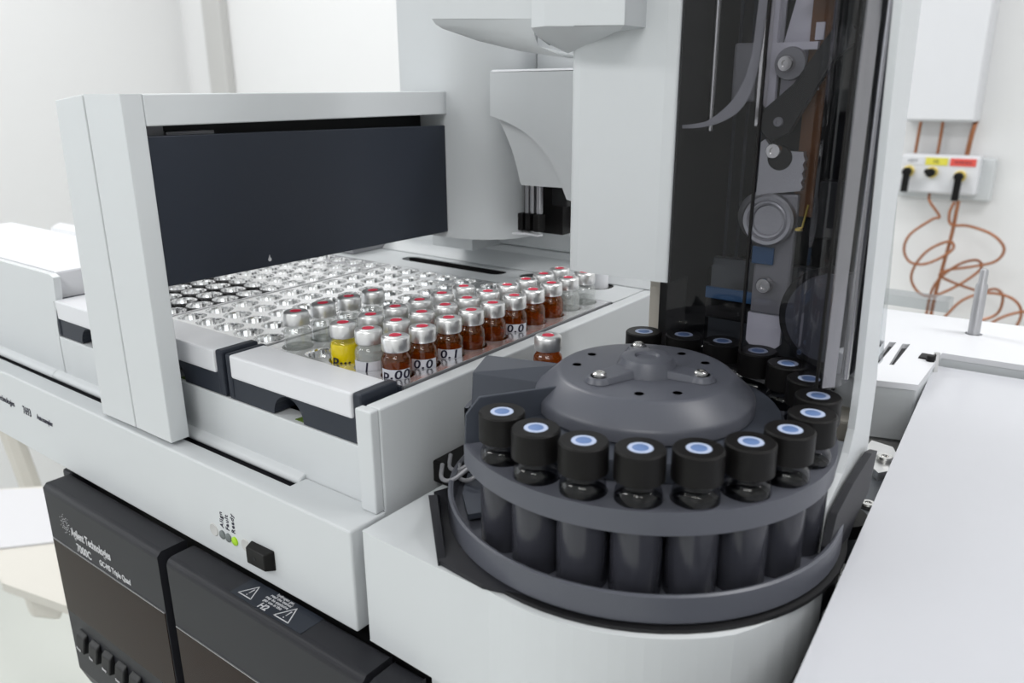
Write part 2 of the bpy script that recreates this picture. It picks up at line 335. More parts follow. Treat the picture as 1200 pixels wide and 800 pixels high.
build('display_edge', G().box(-82.3, 36.3, PF-0.45, PF+.2, -132.3, -131.9), 'rough_steel', pn)
# warning sticker on the top face of the panel
st = build('warning_sticker', G().box(-41, 2, -57.5, -46.6, -99, -98.85), 'slate', pn)
def tri(cx, cy, s):
    g = G(); P = [(cx, cy+s), (cx-s*.95, cy-s*.7), (cx+s*.95, cy-s*.7)]
    for i in range(3):
        a, b = Vector(P[i]), Vector(P[(i+1) % 3]); n = Vector((-(b-a).y, (b-a).x)).normalized()*.35
        g.prism([tuple(a-n*.3), tuple(b-n*.3), tuple(b+n), tuple(a+n)], 'z', -98.85, -98.78)
    g.prism([(cx-.3, cy+s*.45), (cx+.3, cy+s*.45), (cx+.15, cy-s*.2), (cx-.15, cy-s*.2)], 'z', -98.85, -98.78)
    g.prism(circ(cx, cy-s*.42, .3, 8), 'z', -98.85, -98.78)
    build('warning_triangle', g, 'print_white', st)
tri(-34, -52.8, 4.3); tri(-10.8, -53.2, 4.6)
text('H2', 4.0, (-24.6, -56.9, -98.84), (0, 0, 0), 'print_white', st, .1)
for k, s in enumerate(('gas use in this', 'may be explosive', 'read the manual', 'hydrogen gas')):
    text(s, 1.9, (-20.5+k*.5, -53.2+k*1.7, -98.84), (0, 0, 0), 'print_white', st, .03, align='CENTER')
build('front_panel', G().prism([(-46.1, -100), (-58, -100), (PF, -102), (PF, -230), (-46.1, -240)], 'x', 39, 53), 'charcoal', t, bevel=1.6, seg=3)
# ------------------------------------------------------------------ autosampler tray unit
t = empty('sample_tray_housing', (-110, 40, -97), 'long white tray housing that holds the metal vial racks', 'tray housing')
g = G().box(-420, 20.4, -46.5, -36.9, -96.8, -55.8); g.box(-24, 20.4, -36.9, -29.05, -96.8, -55.8)
g = G().add([(x, y, z) for z in (-96.8, -55.8) for x, y in ((-420, -46.5), (20.4, -46.5), (20.4, -29.05), (-24, -29.05), (-24, -36.9), (-420, -36.9))],
            [(5, 4, 3, 2, 1, 0), (6, 7, 8, 9, 10, 11)]+[(i, (i+1) % 6, (i+1) % 6+6, i+6) for i in range(6)])
build('lower_front', g, 'white', t, bevel=.8)
g = G().prism([(-29, -60), (-29, -33.6), (-20, -33.6), (-8, -50), (-8, -60)], 'x', -222, 11.7)
g.add([(x, y, z) for x in (-230, -24.2) for y, z in ((-31.6, -58.6), (-32.6, -57.6), (-32.4, -56.2), (-31.2, -54.9), (-29.0, -54.0), (-28.9, -59.9))],
      [(0, 1, 7, 6), (1, 2, 8, 7), (2, 3, 9, 8), (3, 4, 10, 9), (5, 4, 3, 2, 1, 0), (6, 7, 8, 9, 10, 11)], True)
build('front_ledge', g, 'white', t, bevel=.5)
build('slot_dark', G().box(-419, -24.3, -36.7, -29.3, -66, -59.6), 'charcoal', t)  # dark filler stands in for the shade deep in this gap
# raised left part of the housing
build('left_shoulder', G().prism([(-420, -96), (-420, -0.2), (-219.6, -0.2), (-215.5, -1.4), (-217, -12), (-220.5, -27), (-221, -33.6), (-221, -60)], 'y', -29, -25.5), 'white', t, bevel=.6)
build('left_shoulder_cover', G().prism([(-420, -33), (-420, 0.2), (-222.5, 0.2), (-222.5, -33)], 'y', -25, 34), 'white_bright', t, bevel=1.2)
build('left_ridge', G().add([(x, y, z) for x in (-420, -230) for y, z in ((-31.6, -58.6), (-32.6, -57.6), (-32.4, -56.2), (-31.2, -54.9), (-29.0, -54.0), (-28.9, -59.9))],
      [(0, 1, 7, 6), (1, 2, 8, 7), (2, 3, 9, 8), (3, 4, 10, 9), (5, 4, 3, 2, 1, 0), (6, 7, 8, 9, 10, 11)], True), 'white', t)
# right side wall with its open front end
build('side_wall', G().box(13, 20, -29.2, 178, -96, -16.2), 'white', t, bevel=.7)
build('side_wall_front', G().box(11.7, 19.6, -33.2, -29.25, -55.7, -16.3), 'white', t, bevel=.6)
build('tray_floor', G().box(-222, 13, -20, 185, -60, -50), 'white', t)
# rear deck with sockets
oblong = [(-80+x, 164+y) for x, y in arc(0, 0, 6.4, -90, 90, 8)]+[(-150+x, 164+y) for x, y in arc(0, 0, 6.4, 90, 270, 8)]
plate('rear_deck', [(-222, 143.4), (12.9, 143.4), (12.9, 186), (-222, 186)], [oblong[::-1], circ(-56, 169, 8.5)[::-1], circ(-13, 169.5, 9.5)[::-1]], -16.6, -16, 'white', t)
g = G().box(-159, -71, 156, 173, -27, -26).box(-159, -71, 170.8, 173, -26, -16.7)
build('socket_well', g, 'cap_black', t)
for k in range(9): build('socket_rib', G().box(-149+k*9, -146.5+k*9, 158.9, 169.9, -26, -21.5), 'slate', t)
build('socket_well', G().lathe([(0, 0), (9, 0), (9, 14.3)], (-56, 169, -31), 24), 'cap_black', t)
build('socket_well', G().lathe([(0, 0), (10, 0), (10, 14.3)], (-13, 169.5, -31), 24), 'cap_black', t)
build('locating_pin', G().lathe([(0, 14), (4.6, 13.4), (5.2, 12), (5.4, -12), (0, -12)][::-1], (-12, 170, -12), 24), 'white_bright', t)
build('rear_slope', G().prism([(176, -15.9), (186, -8), (187, -4), (330, -4), (330, -40), (186.2, -40), (186.2, -16)], 'x', -190, 16), 'white', t, bevel=1)
build('rear_block', G().box(-222, -190.5, 150, 330, -15.9, -4), 'mech_grey', t, bevel=1)
build('back_corner', G().box(-188, -20, 186.5, 330, -3.9, 8), 'white', t, bevel=2)
text('Agilent Technologies', 5.0, (-283, -46.62, -74.6), R90, 'ink', t, 0.05, sx=.80)
text('7693', 6.4, (-239, -46.62, -75.6), R90, 'ink', t, 0.10, sx=.78)
text('Autosampler', 4.3, (-222.6, -46.62, -74.9), R90, 'ink', t, 0.05, sx=.8)
# indicator cluster and power button
for x, z in ((-65.4, -85.1), (-43.6, -84.6)): build('indicator_hole', G().lathe([(3.0, 0), (2.6, .35), (1.3, .05), (0, .05)], (x, -46.5, z), 24, ax='y'), 'trim_grey', t)
for x, m, l in ((-59.3, 'dim_led', 'unlit grey status light'), (-55.2, 'dim_led', 'unlit grey status light'), (-50.8, 'green_led', 'lit green status light')):
    b = build('status_light', G().lathe([(2.0, 0), (1.9, .5), (1.2, .9), (0, 1.1)], (x, -46.5, -85.3), 20, ax='y'), m, t); b['label'] = l
for x, s in ((-57.9, 'Align'), (-54.0, 'Fault'), (-50.0, 'Ready')): text(s, 3.3, (x, -46.62, -81.9), (math.pi/2, -math.pi/2, 0), 'ink', t, 0.02, 1.12)
b = build('power_button', G().hexa([(-39.2, -46.5, -89.5), (-24.6, -46.5, -89.0), (-24.6, -46.5, -80), (-39.2, -46.5, -80.5)],
                                   [(-38.4, -50.2, -88.6), (-26.8, -50.2, -88.4), (-26.8, -50.2, -81.4), (-38.4, -50.2, -81.6)][:]), 'cap_black', t, bevel=.5)
build('button_mark', G().lathe([(0.8, .1), (.8, 0), (.0, 0)], (-33, -50.2, -85), 12, ax='y'), 'charcoal', b)
# ------------------------------------------------------------------ vial racks
PZ = -16.0
well = None
def well_geo(x, y):   # ribbed metal cup, open at the bottom
    n = 26; vs = []
    for h, r, am in ((-.3, 6.78, 0), (-1.2, 6.6, .5), (-5.5, 5.95, 1), (-14.2, 5.9, 1)):
        for k in range(n):
            q = r-am*.05*math.sin(k*2.4); a = 2*math.pi*k/n; vs.append((x+q*math.cos(a), y+q*math.sin(a), PZ+h))
    fs = [(i*n+k, (i+1)*n+k, (i+1)*n+(k+1) % n, i*n+(k+1) % n) for i in range(3) for k in range(n)]
    return G().add(vs, fs+[tuple(range(3*n, 4*n))])
def rack(cols, x0, x1, label):
    global well
    t = empty('vial_rack', ((x0+x1)/2, 65, -50), label, 'rack', 'metal vial racks in the tray')
    holes = [circ(cx, 15*r, 6.75, 28)[::-1] for cx in cols for r in range(10)]
    plate('top_plate', [(x0, -9.2), (x1, -9.2), (x1, 142.8), (x0, 142.8)], holes, PZ-1, PZ, 'rack_metal', t)
    build('frame', G().box(x0+.3, x0+1.3, -9, 142.5, -48, PZ-1.1).box(x1-1.3, x1-.3, -9, 142.5, -48, PZ-1.1).box(x0+1.4, x1-1.4, 141.5, 142.5, -48, PZ-1.1), 'rough_steel', t)
    for a_ in (x0-.6, x1+.05): build('edge_rail', G().box(a_, a_+.55, -9.2, 142.8, PZ-3, PZ+.3), 'rough_steel', t)
    build('base_plate', G().box(x0+1.4, x1-1.4, -8.9, 141.4, -48, -46.5), 'black', t)
    build('front_rail', G().box(x0, x1, -10.6, -9.3, PZ-4, PZ+.5), 'slate', t)
    for cx in cols:
        for r in range(10):
            if well is None:
                o = build('well', well_geo(cx, 15*r), 'chrome', t, loc=(cx, 15*r, PZ)); well = o.data
            else: o = frommesh_shared('well', well, t, (cx, 15*r, PZ))
    # handle: slate body with recessed finger hole and a white top cover
    zb, zt = -33.2, -14.0
    hx = x0+(x1-x0)*.47
    prof = [(x0+.6, zb), (hx-9, zb)]+[(hx+9*math.cos(math.radians(a)), zb+9*math.sin(math.radians(a))) for a in range(165, 14, -15)]+[(hx+9, zb), (x1-.6, zb), (x1-.6, zt-1), (x0+.6, zt-1)]
    g = G().prism(prof, 'y', -28.4, -11); build('handle', g, 'slate', t, bevel=.35)
    build('handle_recess', G().box(hx-10, hx+10, -16, -15, zb, zt-3), 'black', t)
    build('handle_end', G().box(x1-5.2, x1-.5, -29.0, -10.7, zb+.3, zt+.8), 'slate', t, bevel=.9)
    build('handle_end', G().box(x0+.5, x0+4.0, -29.0, -10.7, zb+.3, zt+.4), 'slate', t, bevel=.9)
    build('handle_cover', G().box(x0+4.2, x1-5.4, -29.6, -12.2, -23.5, zt+.6), 'white_bright', t, bevel=.9)
    build('board_chip', G().hexa([(hx+2, -27, zb-.3), (hx+11, -27, zb-.3), (hx+13, -20, zb-.3), (hx+3, -20, zb-.3)], [(hx+2, -27, zb), (hx+11, -27, zb), (hx+13, -20, zb), (hx+3, -20, zb)]), 'green_board', t)
    return t
def frommesh_shared(name, me, parent, loc): return finish(bpy.data.objects.new(name, me), parent, loc)
rack([0, -15, -30, -45, -60], -71, 11.3, 'silver vial rack nearest the right wall, filled with many capped vials')
rack([-80, -95, -110, -125, -140], -148.4, -72.2, 'empty silver vial rack in the middle of the tray')
rack([-157.5, -172, -186.5, -201, -215.2], -221.8, -149.6, 'empty silver vial rack farthest left, partly behind the pillar')
# ------------------------------------------------------------------ crimp cap vials
def lump(prof, c=(0, 0, 0), n=26): return G().lathe(prof, c, n)
BODY = [(0, -31.6), (5.2, -31.6), (5.8, -31), (5.85, -9.6), (5.65, -8.6), (5.1, -7.7), (4.7, -7.2), (4.6, -5.2)]
protos = {}
def vial(kind, x, y, z, label, group='crimp capped vials in the tray', writing=None, ang=-52):
    t = empty('sample_vial', (x, y, z-31.6), label, 'vial', group)
    def part(nm, prof, m):
        k = (nm, m)
        if k in protos: o = frommesh_shared(nm, protos[k], t, (x, y, z))
        else: o = build(nm, lump([(r, h+z) for r, h in prof], (x, y, 0)), m, t, loc=(x, y, z)); protos[k] = o.data
        return o
    gm = {'amber': 'vial_amber', 'clear': 'vial_clear', 'yellow': 'vial_yellow', 'pale': 'vial_clear'}[kind]
    part('glass_body', BODY, gm)
    lm = {'amber': 'amber_liquid', 'clear': 'liquid_clear', 'yellow': 'yellow_liquid', 'pale': 'liquid_pale'}[kind]
    top = {'amber': -13, 'clear': -12.5, 'yellow': -11.8, 'pale': -9.5}[kind]
    part('liquid', [(0, -30.8), (4.6, -30.8), (5.0, -30.2), (5.0, top), (0, top)] if kind != 'yellow' else [(0, -31), (5.1, -31), (5.4, -30.2), (5.5, -9.8), (5.1, -8.6), (0, -8.6)], lm)
    part('crimp_cap', [(0, -5.4), (4.7, -5.6), (5.3, -5.9), (5.5, -5.3), (5.45, -1.1), (5.1, -0.4), (4.3, 0), (2.6, 0), (2.4, -.25), (0, -.25)], 'aluminium')
    part('septum', [(0, -.24), (2.4, -.24), (2.3, -.05), (0, .0)], 'septum_red')
    if writing is not None:
        a0 = ang
        rows = [[(x+6.0*math.cos(math.radians(a)), y+6.0*math.sin(math.radians(a)), z+h) for a in range(a0-62, a0+63, 8)] for h in (-27, -12.3)]
        if kind != 'yellow': build('paper_label', G().grid(rows), 'paper', t)
        wraptext(writing, 4.9, 6.02, t, (x, y, z-15.9), math.radians(a0), bold=.10, slant=.15)
    return t
lays = {5: ['amber']*8+['clear', 'clear'], 4: ['clear', 'pale', 'pale', 'clear', 'pale', 'clear', 'pale', 'clear', 'clear', 'clear'],
        3: ['yellow', 'clear', 'pale', 'pale', 'clear', 'clear'], 1: ['clear']*4}
wr = {(5, 1): 'p.00', (5, 2): '0.0', (5, 3): '0.1', (5, 6): '0.0', (4, 1): '|', (3, 1): 'p...'}
ordn = ['first', 'second', 'third', 'fourth', 'fifth', 'sixth', 'seventh', 'eighth', 'ninth', 'tenth']
coln = {5: 'rightmost rack row', 4: 'second row from right', 3: 'middle rack row', 1: 'leftmost rack row'}
for c, ks in lays.items():
    for r, kd in enumerate(ks, 1):
        kn = {'amber': 'amber crimp vial', 'clear': 'clear crimp vial', 'pale': 'pale yellow crimp vial', 'yellow': 'bright yellow crimp vial'}[kd]
        w_ = wr.get((c, r)); extra = f' marked {w_}' if w_ and c == 5 else ''
        vial(kd, (c-5)*15+random.uniform(-.25, .25), (r-1)*15+random.uniform(-.25, .25), random.uniform(-.15, .2), f'{kn}{extra}, {ordn[r-1]} from the front in {coln[c]}', writing=w_, ang=-50 if c == 5 else -58)
# ------------------------------------------------------------------ carousel mount (white housing under the turret)
TX, TY = 94.0, 22.6
t = empty('carousel_mount', (94, 60, -140), 'white rounded housing under the black vial carousel', 'housing')
out = [(26.5, -46.5), (66, -47.6)]+[(TX+71*math.cos(math.radians(a)), TY+71*math.sin(math.radians(a))) for a in range(-100, -39, 4)]+[(151.5, -17.5), (154.3, -11.5), (156.6, -4.5), (158.4, 4), (159.4, 12), (159.8, 20), (157, 20.5), (156.8, 30), (156.8, 58), (127, 58), (127, 120), (26.5, 120)]
build('housing', G().prism(out, 'z', -97, -53.1, smooth=False), 'white', t, bevel=.6)
out2 = [(53.8, -44)]+[(x, y+.8) for x, y in out[2:-5]]+[(150, 57), (126, 57), (126, 100), (53.8, 100)]
build('lower_skirt', G().prism(out2, 'z', -190, -97.1), 'white', t)
build('gap_shadow', G().lathe([(0, 0), (69, 0), (69, 1.2), (0, 1.2)], (TX, TY, -53.05), 64), 'black', t)  # black disc paints the shadow in the gap below the drum
build('corner_seam', G().box(21.2, 26.3, -40, 100, -97, -58), 'slate', t)
# dark base plate of the turret
bp1 = [(29.5, -14), (61.3, -46.6), (80, -51.2), (94, -45), (94, 22), (45, 60), (31, 40)]
g = G().prism([(60.8, -46.0), (80, -48), (94, -44), (100, 20), (50, 40), (29.8, -14)], 'z', -52.9, -51.3)
g.hexa([(61.3, -46.8, -53), (29.1, -14.2, -53), (31.5, -12.5, -53), (62.8, -44.5, -53)], [(61.3, -46.8, -52), (45.2, -33, -39.5), (47.2, -31, -39.5), (62.8, -44.5, -52)])
build('base_plate', g, 'charcoal', t)
g = G().prism([(64.0, -29.4), (72.4, -31.5), (67.1, -45), (52.7, -48.7), (42.6, -55.7), (39, -63.5), (37, -95), (21, -95), (20.8, -44.1), (26, -35), (41.8, -31.5)], 'x', 157.2, 159.6)
build('right_bracket', g, 'charcoal', t, bevel=.5)
# ------------------------------------------------------------------ the vial turret
t = empty('vial_carousel', (TX, TY, -52), 'dark grey round vial carousel with a domed hub', 'carousel')
g = G().lathe([(0, -51.8), (66.5, -51.8), (67.2, -51), (67, -43), (66.2, -42.6), (65.2, -43), (64.8, -49), (0, -49)], (TX, TY, 0), 96)
build('drum', g, 'turret_grey', t)
# deck: annulus sector with vial holes, gap between 206 and 234 degrees
def pol(r, a): return (TX+r*math.cos(math.radians(a)), TY+r*math.sin(math.radians(a)))
VR = 54.6; VA = [-112.3+16.45*k for k in range(15)]
outer = [pol(62.6, a) for a in range(-126, 207, 3)]+[pol(34, a) for a in range(206, -127, -4)]
plate('deck', outer, [circ(*pol(VR, a), 6.95)[::-1] for a in VA], -21, -19.5, 'turret_grey', t)
g = G().lathe([(62.7, -19.4), (62.7, -26.5), (61.2, -26.5), (61.2, -19.4), (62.7, -19.4)], (TX, TY, 0), 110, -126, 206); build('deck_rim', g, 'turret_grey', t)
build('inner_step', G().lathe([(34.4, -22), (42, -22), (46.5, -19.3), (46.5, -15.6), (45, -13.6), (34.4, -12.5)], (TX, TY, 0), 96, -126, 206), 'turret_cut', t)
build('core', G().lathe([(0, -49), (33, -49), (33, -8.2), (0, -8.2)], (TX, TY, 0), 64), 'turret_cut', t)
build('dome', G().lathe([(36.6, -12), (36.6, -8.4), (35.8, -7.3), (29.6, -1.7), (28.6, -1.05), (27.4, -1), (0, -1)], (TX, TY, 0), 96), 'turret_grey', t)
g = G().lathe([(10.5, -1), (9.0, 3.0), (8.4, 3.9), (7.4, 4.2), (4.2, 4.2), (3.4, 3.4), (0, 3.4)], (TX+.8, TY, 0), 48)
build('hub', g, 'turret_grey', t)
for a in (-109, 5, 124):
    c, s = math.cos(math.radians(a)), math.sin(math.radians(a))
    def L(u, v, z): return (TX+u*c-v*s, TY+u*s+v*c, z)
    g = G().hexa([L(5, -5.2, -1), L(19.5, -4.6, -1), L(19.5, 4.6, -1), L(5, 5.2, -1)], [L(5, -4.2, 1.7), L(19.5, -3.4, .9), L(19.5, 3.4, .9), L(5, 4.2, 1.7)])
    g.lathe([(4.9, -1), (3.6, .9), (0, .9)], L(19.6, 0, 0), 24)
    r_ = build('hub_arm', g, 'turret_grey', t, bevel=.3)
    build('screw_recess', G().lathe([(0, .93), (2.9, .93)][::-1], L(19.6, 0, 0), 20), 'black', r_)
    p = L(19.6, 0, 0); g = G().lathe([(2.25, .9), (2.2, 1.7), (1.6, 2.2), (.8, 2.25), (.7, 1.5), (0, 1.5)], p, 20); build('screw', g, 'steel', r_)
for a in (171.5, 203, -66, 83, 53, -35.6):
    x, y = pol(22.8, a); build('dimple', G().lathe([(1.55, -.96), (0, -.96)], (x, y, 0), 16), 'black', t)
# radial fins of the carousel
def fin(a0, prof, thick, name='fin'):
    c, s = math.cos(math.radians(a0)), math.sin(math.radians(a0)); P = []
    for sgn in (-1, 1): P += [(TX+r*c-sgn*thick*s, TY+r*s+sgn*thick*c, z) for r, z in prof]
    n = len(prof); g = G().add(P, [tuple(range(n))[::-1], tuple(range(n, 2*n))]+[(i, (i+1) % n, n+(i+1) % n, n+i) for i in range(n)])
    bm = 0; return build(name, g, 'turret_cut', t, bevel=.3)
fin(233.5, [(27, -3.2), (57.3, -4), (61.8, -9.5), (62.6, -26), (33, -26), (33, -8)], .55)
def bl(r, a, z): x, y = pol(r, a); return (x, y, z)
g = G().add([bl(28.5, 191, -3.2), bl(59.7, 191, -4.2), bl(61.8, 199, -8.6), bl(31, 203, -9), bl(60.8, 205, -27), bl(34, 207, -27), bl(62.3, 189, -27), bl(33, 189, -27), bl(61.6, 190, -9)],
            [(0, 1, 2, 3), (3, 2, 4, 5), (1, 8, 2), (2, 8, 6, 4), (0, 3, 5, 7), (1, 0, 7, 6, 8), (4, 6, 7, 5)])
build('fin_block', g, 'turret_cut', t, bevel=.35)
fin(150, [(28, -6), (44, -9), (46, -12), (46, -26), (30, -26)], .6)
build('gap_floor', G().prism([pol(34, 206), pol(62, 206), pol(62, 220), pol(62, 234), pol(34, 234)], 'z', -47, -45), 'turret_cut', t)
# springs / hinge pieces in the corner left of the drum
hg = empty('hinge_bracket', (32, 5, -53), 'dull grey metal hinge between tray wall and carousel drum', 'hinge')
for k, (x, y) in enumerate(((36, -14), (41, -10), (33, -6))):
    build('link', G().tube(spline([(x-7, y+6, -43), (x-2, y, -44.5), (x+4, y-1, -43), (x+9, y+3, -38)]), 0.8), 'mech_grey', hg)
build('mount', G().box(22, 36, -6, 30, -53, -44), 'cap_black', hg, bevel=.8)
# ------------------------------------------------------------------ screw cap solvent vials on the carousel
BB = [(0, -48.2), (6.0, -48.2), (6.7, -47.2), (6.75, -20), (6.75, -17.6), (6.55, -16.5), (6.0, -15.6), (5.3, -15.0), (5.2, -14.4), (5.7, -13.9), (5.6, -13.3), (4.8, -12.6), (4.8, -9)]
bp_ = {}
names = ['leftmost on the carousel rim, touching the tall fin', 'second from left along the carousel rim', 'third from left along the carousel rim', 'fourth from left, at carousel front centre',
         'fifth from left, right of front centre', 'sixth from left along the carousel rim', 'seventh from left, where the rim turns back', 'on the right rim, just below the rightmost one',
         'rightmost, under the smoked cover tip', 'behind the cover at the right end', 'half behind the cover edge, right of dome', 'behind the cover, right part of back row',
         'behind the cover, middle of back row', 'at the cover left edge, back row', 'alone at the back, left of the cover']
for k, a in enumerate(VA):
    x, y = pol(VR+.6, a); z = -4
    v = empty('solvent_vial', (x, y, -48.2), 'black capped vial, '+names[k], 'vial', 'black capped vials on the carousel')
    for nm, prof, m in (('glass_body', [(r, h) for r, h in BB], 'big_glass'), ('screw_cap', [(0, -13.2), (6.6, -13.2), (7.2, -12.9), (7.15, -4.5), (6.7, -4.0), (3.7, -4.0), (3.6, -4.5), (0, -4.5)], 'cap_black'),
                        ('septum', [(0, -4.49), (3.6, -4.49), (3.5, -4.1), (0, -4.05)], 'septum_rim'), ('septum_centre', [(0, -4.06), (2.3, -4.06), (2.1, -3.95), (0, -3.9)], 'septum_blue')):
        if nm in bp_: frommesh_shared(nm, bp_[nm], v, (x, y, 0))
        else: bp_[nm] = build(nm, lump(prof, (x, y, 0), 30), m, v, loc=(x, y, 0)).data
# sleeves around each vial (parts of the carousel)
sl = None
for a in VA:
    x, y = pol(VR, a)
    if sl is None: sl = build('sleeve', G().lathe([(7.2, -49), (7.5, -48.5), (7.5, -21.5), (6.95, -21.3), (6.95, -46)], (x, y, 0), 28), 'sleeve', t, loc=(x, y, 0)).data
    else: frommesh_shared('sleeve', sl, t, (x, y, 0))
av = vial('amber', 40.6, 43.4, -3.6, 'lone amber vial with silver crimp cap held in the carousel, outside the tray', 'amber vial in the carousel')
# ------------------------------------------------------------------ gantry arm with the dark panel
t = empty('gantry_arm', (-118, -42, -53.5), 'white gantry frame with pillar and beam around a dark panel', 'gantry')
g = G().prism([(-92.2, -45.2), (-120.3, -45.2), (-120.3, -36.6), (-92.2, -36.6)], 'z', -53.6, 88)
build('pillar', g, 'white', t, bevel=.5)
build('pillar_cap', G().hexa([(-151, -45.0, -54.6), (-121.2, -45.2, -54), (-121.2, -36.6, -54), (-151, -36.6, -54.6)], [(-145, -45, 85.6), (-121.2, -45.2, 88), (-121.2, -36.6, 88), (-145, -36.6, 85.6)]), 'white', t, bevel=.5)
build('pillar_seam', G().box(-121.15, -120.35, -44.6, -37, -53.4, 87.6), 'trim_grey', t)
build('beam', G().box(-120, -92.2, -36.5, 138, 76, 88), 'white', t, bevel=.5)
build('dark_panel', G().hexa([(-97, -36.5, 12.6), (-93.5, -36.5, 12.6), (-93.5, 137, 11), (-97, 137, 11)], [(-97, -36.5, 72.3), (-93.5, -36.5, 72.3), (-93.5, 137, 70), (-97, 137, 70)]), 'slate', t, bevel=.4)
build('inner_rail', G().box(-118, -112, -36, 137, 60, 75.9), 'black', t)
build('rail_bracket', G().box(-111.5, -106, -29, -22, 68, 75.9).box(-111.5, -104, -22, 0, 71.5, 73), 'mech_grey', t)
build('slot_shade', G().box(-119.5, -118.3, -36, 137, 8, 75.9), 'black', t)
build('panel_mark', G().lathe([(.9, 0), (.9, .15), (0, .15)], (-93.5, 14.2, 15.5), 10, ax='x').prism([(13.6, 16.1), (14.6, 16.1), (14.3, 17.6)], 'x', -93.5, -93.35), 'print_white', t)
# ------------------------------------------------------------------ transport column with gripper head
t = empty('transport_column', (-85, 165, -4), 'tall white column at the far end of the gantry beam', 'column')
front = [(-127, 137.2), (-98, 137), (-88.5, 136.9), (-79, 139), (-70.2, 143), (-63, 149.5), (-58.4, 157.9), (-57, 170), (-57, 200), (-127, 200)]
g = G().prism(front, 'z', 7.7, 300, smooth=True); build('column_shell', g, 'white', t)
build('column_shell', G().box(-127, -95, 160, 200, -3.9, 7.6), 'white', t)
build('column_side', G().box(-56.5, -18, 172, 215, 78, 300), 'white', t, bevel=1)
# cover of the gripper
h = empty('gripper_head', (-36, 150, 12), 'white gripper cover with curved cut-out and grippers below, beside the column', 'gripper')
P = [(-58, 97.3), (-14, 97.1), (-2, 97.1), (-2, 34), (-10, 36), (-13.2, 42.6), (-16.5, 49), (-20, 54.5), (-25, 60), (-31, 65), (-38, 69), (-46, 72.2), (-54, 74.6), (-58.3, 75.8)]
build('cover_front', G().prism(P, 'y', 132.8, 134.6), 'white', h, bevel=.4)
P2 = [(-57.5, 96.6), (-3, 96.6), (-3, 41), (-41.5, 40.6), (-42.5, 42), (-43.8, 47), (-45.5, 52.5), (-48, 59), (-51, 65), (-54.5, 71), (-57, 74.5)]
build('cover_shell', G().prism(P2, 'y', 137.6, 171), 'white', h, bevel=.8)
build('cover_web', G().prism([(-57.5, 96.5), (-3, 96.5), (-3, 77), (-57.5, 77)], 'y', 134.7, 137.5), 'white', h)
build('cover_lit_top', G().hexa([(-58, 132.8, 97.4), (-2, 132.8, 97.4), (-2, 171, 97.4), (-58, 171, 97.4)], [(-57, 134, 98.4), (-2, 134, 98.4), (-2, 171, 98.4), (-57, 171, 98.4)]), 'white_bright', h)  # chamfer in a brighter white, added so the top edge looks lit
build('gripper_back', G().box(-56, -30, 160, 168, 12, 40.4), 'cap_black', h)
for x, m in ((-46.5, 'mech_grey'), (-43.0, 'rough_steel'), (-38.8, 'rough_steel')):
    build('gripper_rod', G().box(x-1.2, x+1.2, 149, 152, 24, 40.4), m, h, bevel=.3)
for x in (-49.5, -44.5, -39.0): build('gripper_finger', G().box(x-1.7, x+1.7, 147, 154, 14.5, 24), 'cap_black', h, bevel=.4)
build('gripper_foot', G().prism([(-52, 143), (-43, 146), (-35.5, 144), (-35, 148), (-43, 150), (-52, 152)], 'z', 12.8, 13.8), 'white_bright', h)
build('gripper_motor', G().box(-36, -26, 158, 170, 28, 40.5), 'black', h, bevel=.5)
build('gripper_plate', G().box(-37, -23, 171, 174, 14, 41), 'mech_grey', h, bevel=.4)
# ------------------------------------------------------------------ injector tower over the carousel
t = empty('injector_tower', (100, 80, -53), 'tall white injector tower with smoked curved cover over the carousel', 'injector')
sh = [(42.2, 56), (43.5, 54.2), (47, 53.6), (80, 55.2), (84.3, 56.2), (84.3, 104), (46, 104), (42.2, 100)]
build('body_shell', G().prism(sh, 'z', 21, 200), 'white', t, bevel=1.0, seg=3)
# canopy: overhanging head with an underside that sweeps down to the body
A = [(-25, 40), (28, 40)]
g = G()
under = [[(-18, 46, 115.6), (0, 46, 114.9), (18, 46, 114.0), (34, 46, 112.9)],
         [(-17.4, 47.5, 113.6), (-2, 48, 112.2), (14, 48, 110.6), (30, 48, 108.2)],
         [(-16, 50, 112.0), (-3, 51, 109.0), (12, 51, 106.6), (30, 51, 104.0)],
         [(-12, 54, 110.2), (-1, 54, 107.0), (19.6, 54, 102.6), (41, 54, 99.6)],
         [(-12, 90, 110.2), (-1, 90, 107.0), (19.6, 90, 102.6), (41, 90, 99.6)]]
g.grid([r[::-1] for r in under])
g.add([(-18, 46, 115.6), (34, 46, 112.9), (34, 46, 200), (-18, 46, 200), (-18, 90, 115.6), (-18, 90, 200)], [(0, 1, 2, 3), (0, 3, 5, 4)])
g.add([(-18, 46, 115.6), (-17.4, 47.5, 113.6), (-16, 50, 112.0), (-12, 54, 110.2), (-12, 90, 110.2), (-18, 90, 115.6)], [(0, 5, 4, 3, 2, 1)])
build('canopy', g, 'white', t)
g = G()
g.grid([[(34, 41, 109.6), (40.5, 40, 109.8), (52, 40, 109.2), (72, 40, 108.7)][::-1], [(33, 46, 107), (40, 46, 106.4), (50, 46, 106.2), (67, 46, 107.6)][::-1], [(33, 54.2, 104.5), (41, 54.2, 101.2), (50, 54.2, 104), (60, 54.2, 107.6)][::-1]])
g.add([(34, 41, 109.6), (40.5, 40, 109.8), (72, 40, 108.7), (72, 40, 200), (40.5, 40, 200), (34, 41, 200), (72, 57, 108.7), (72, 57, 200), (67, 46, 107.6), (60, 54.2, 107.6)], [(0, 1, 4, 5), (1, 2, 3, 4), (2, 6, 7, 3), (2, 8, 9, 6)])
g.add([(34, 41, 109.6), (33, 46, 107), (33, 54.2, 104), (33, 57, 112), (33, 57, 200), (34, 41, 200)], [(0, 5, 4, 3, 2, 1)])
build('canopy_step', g, 'white', t)
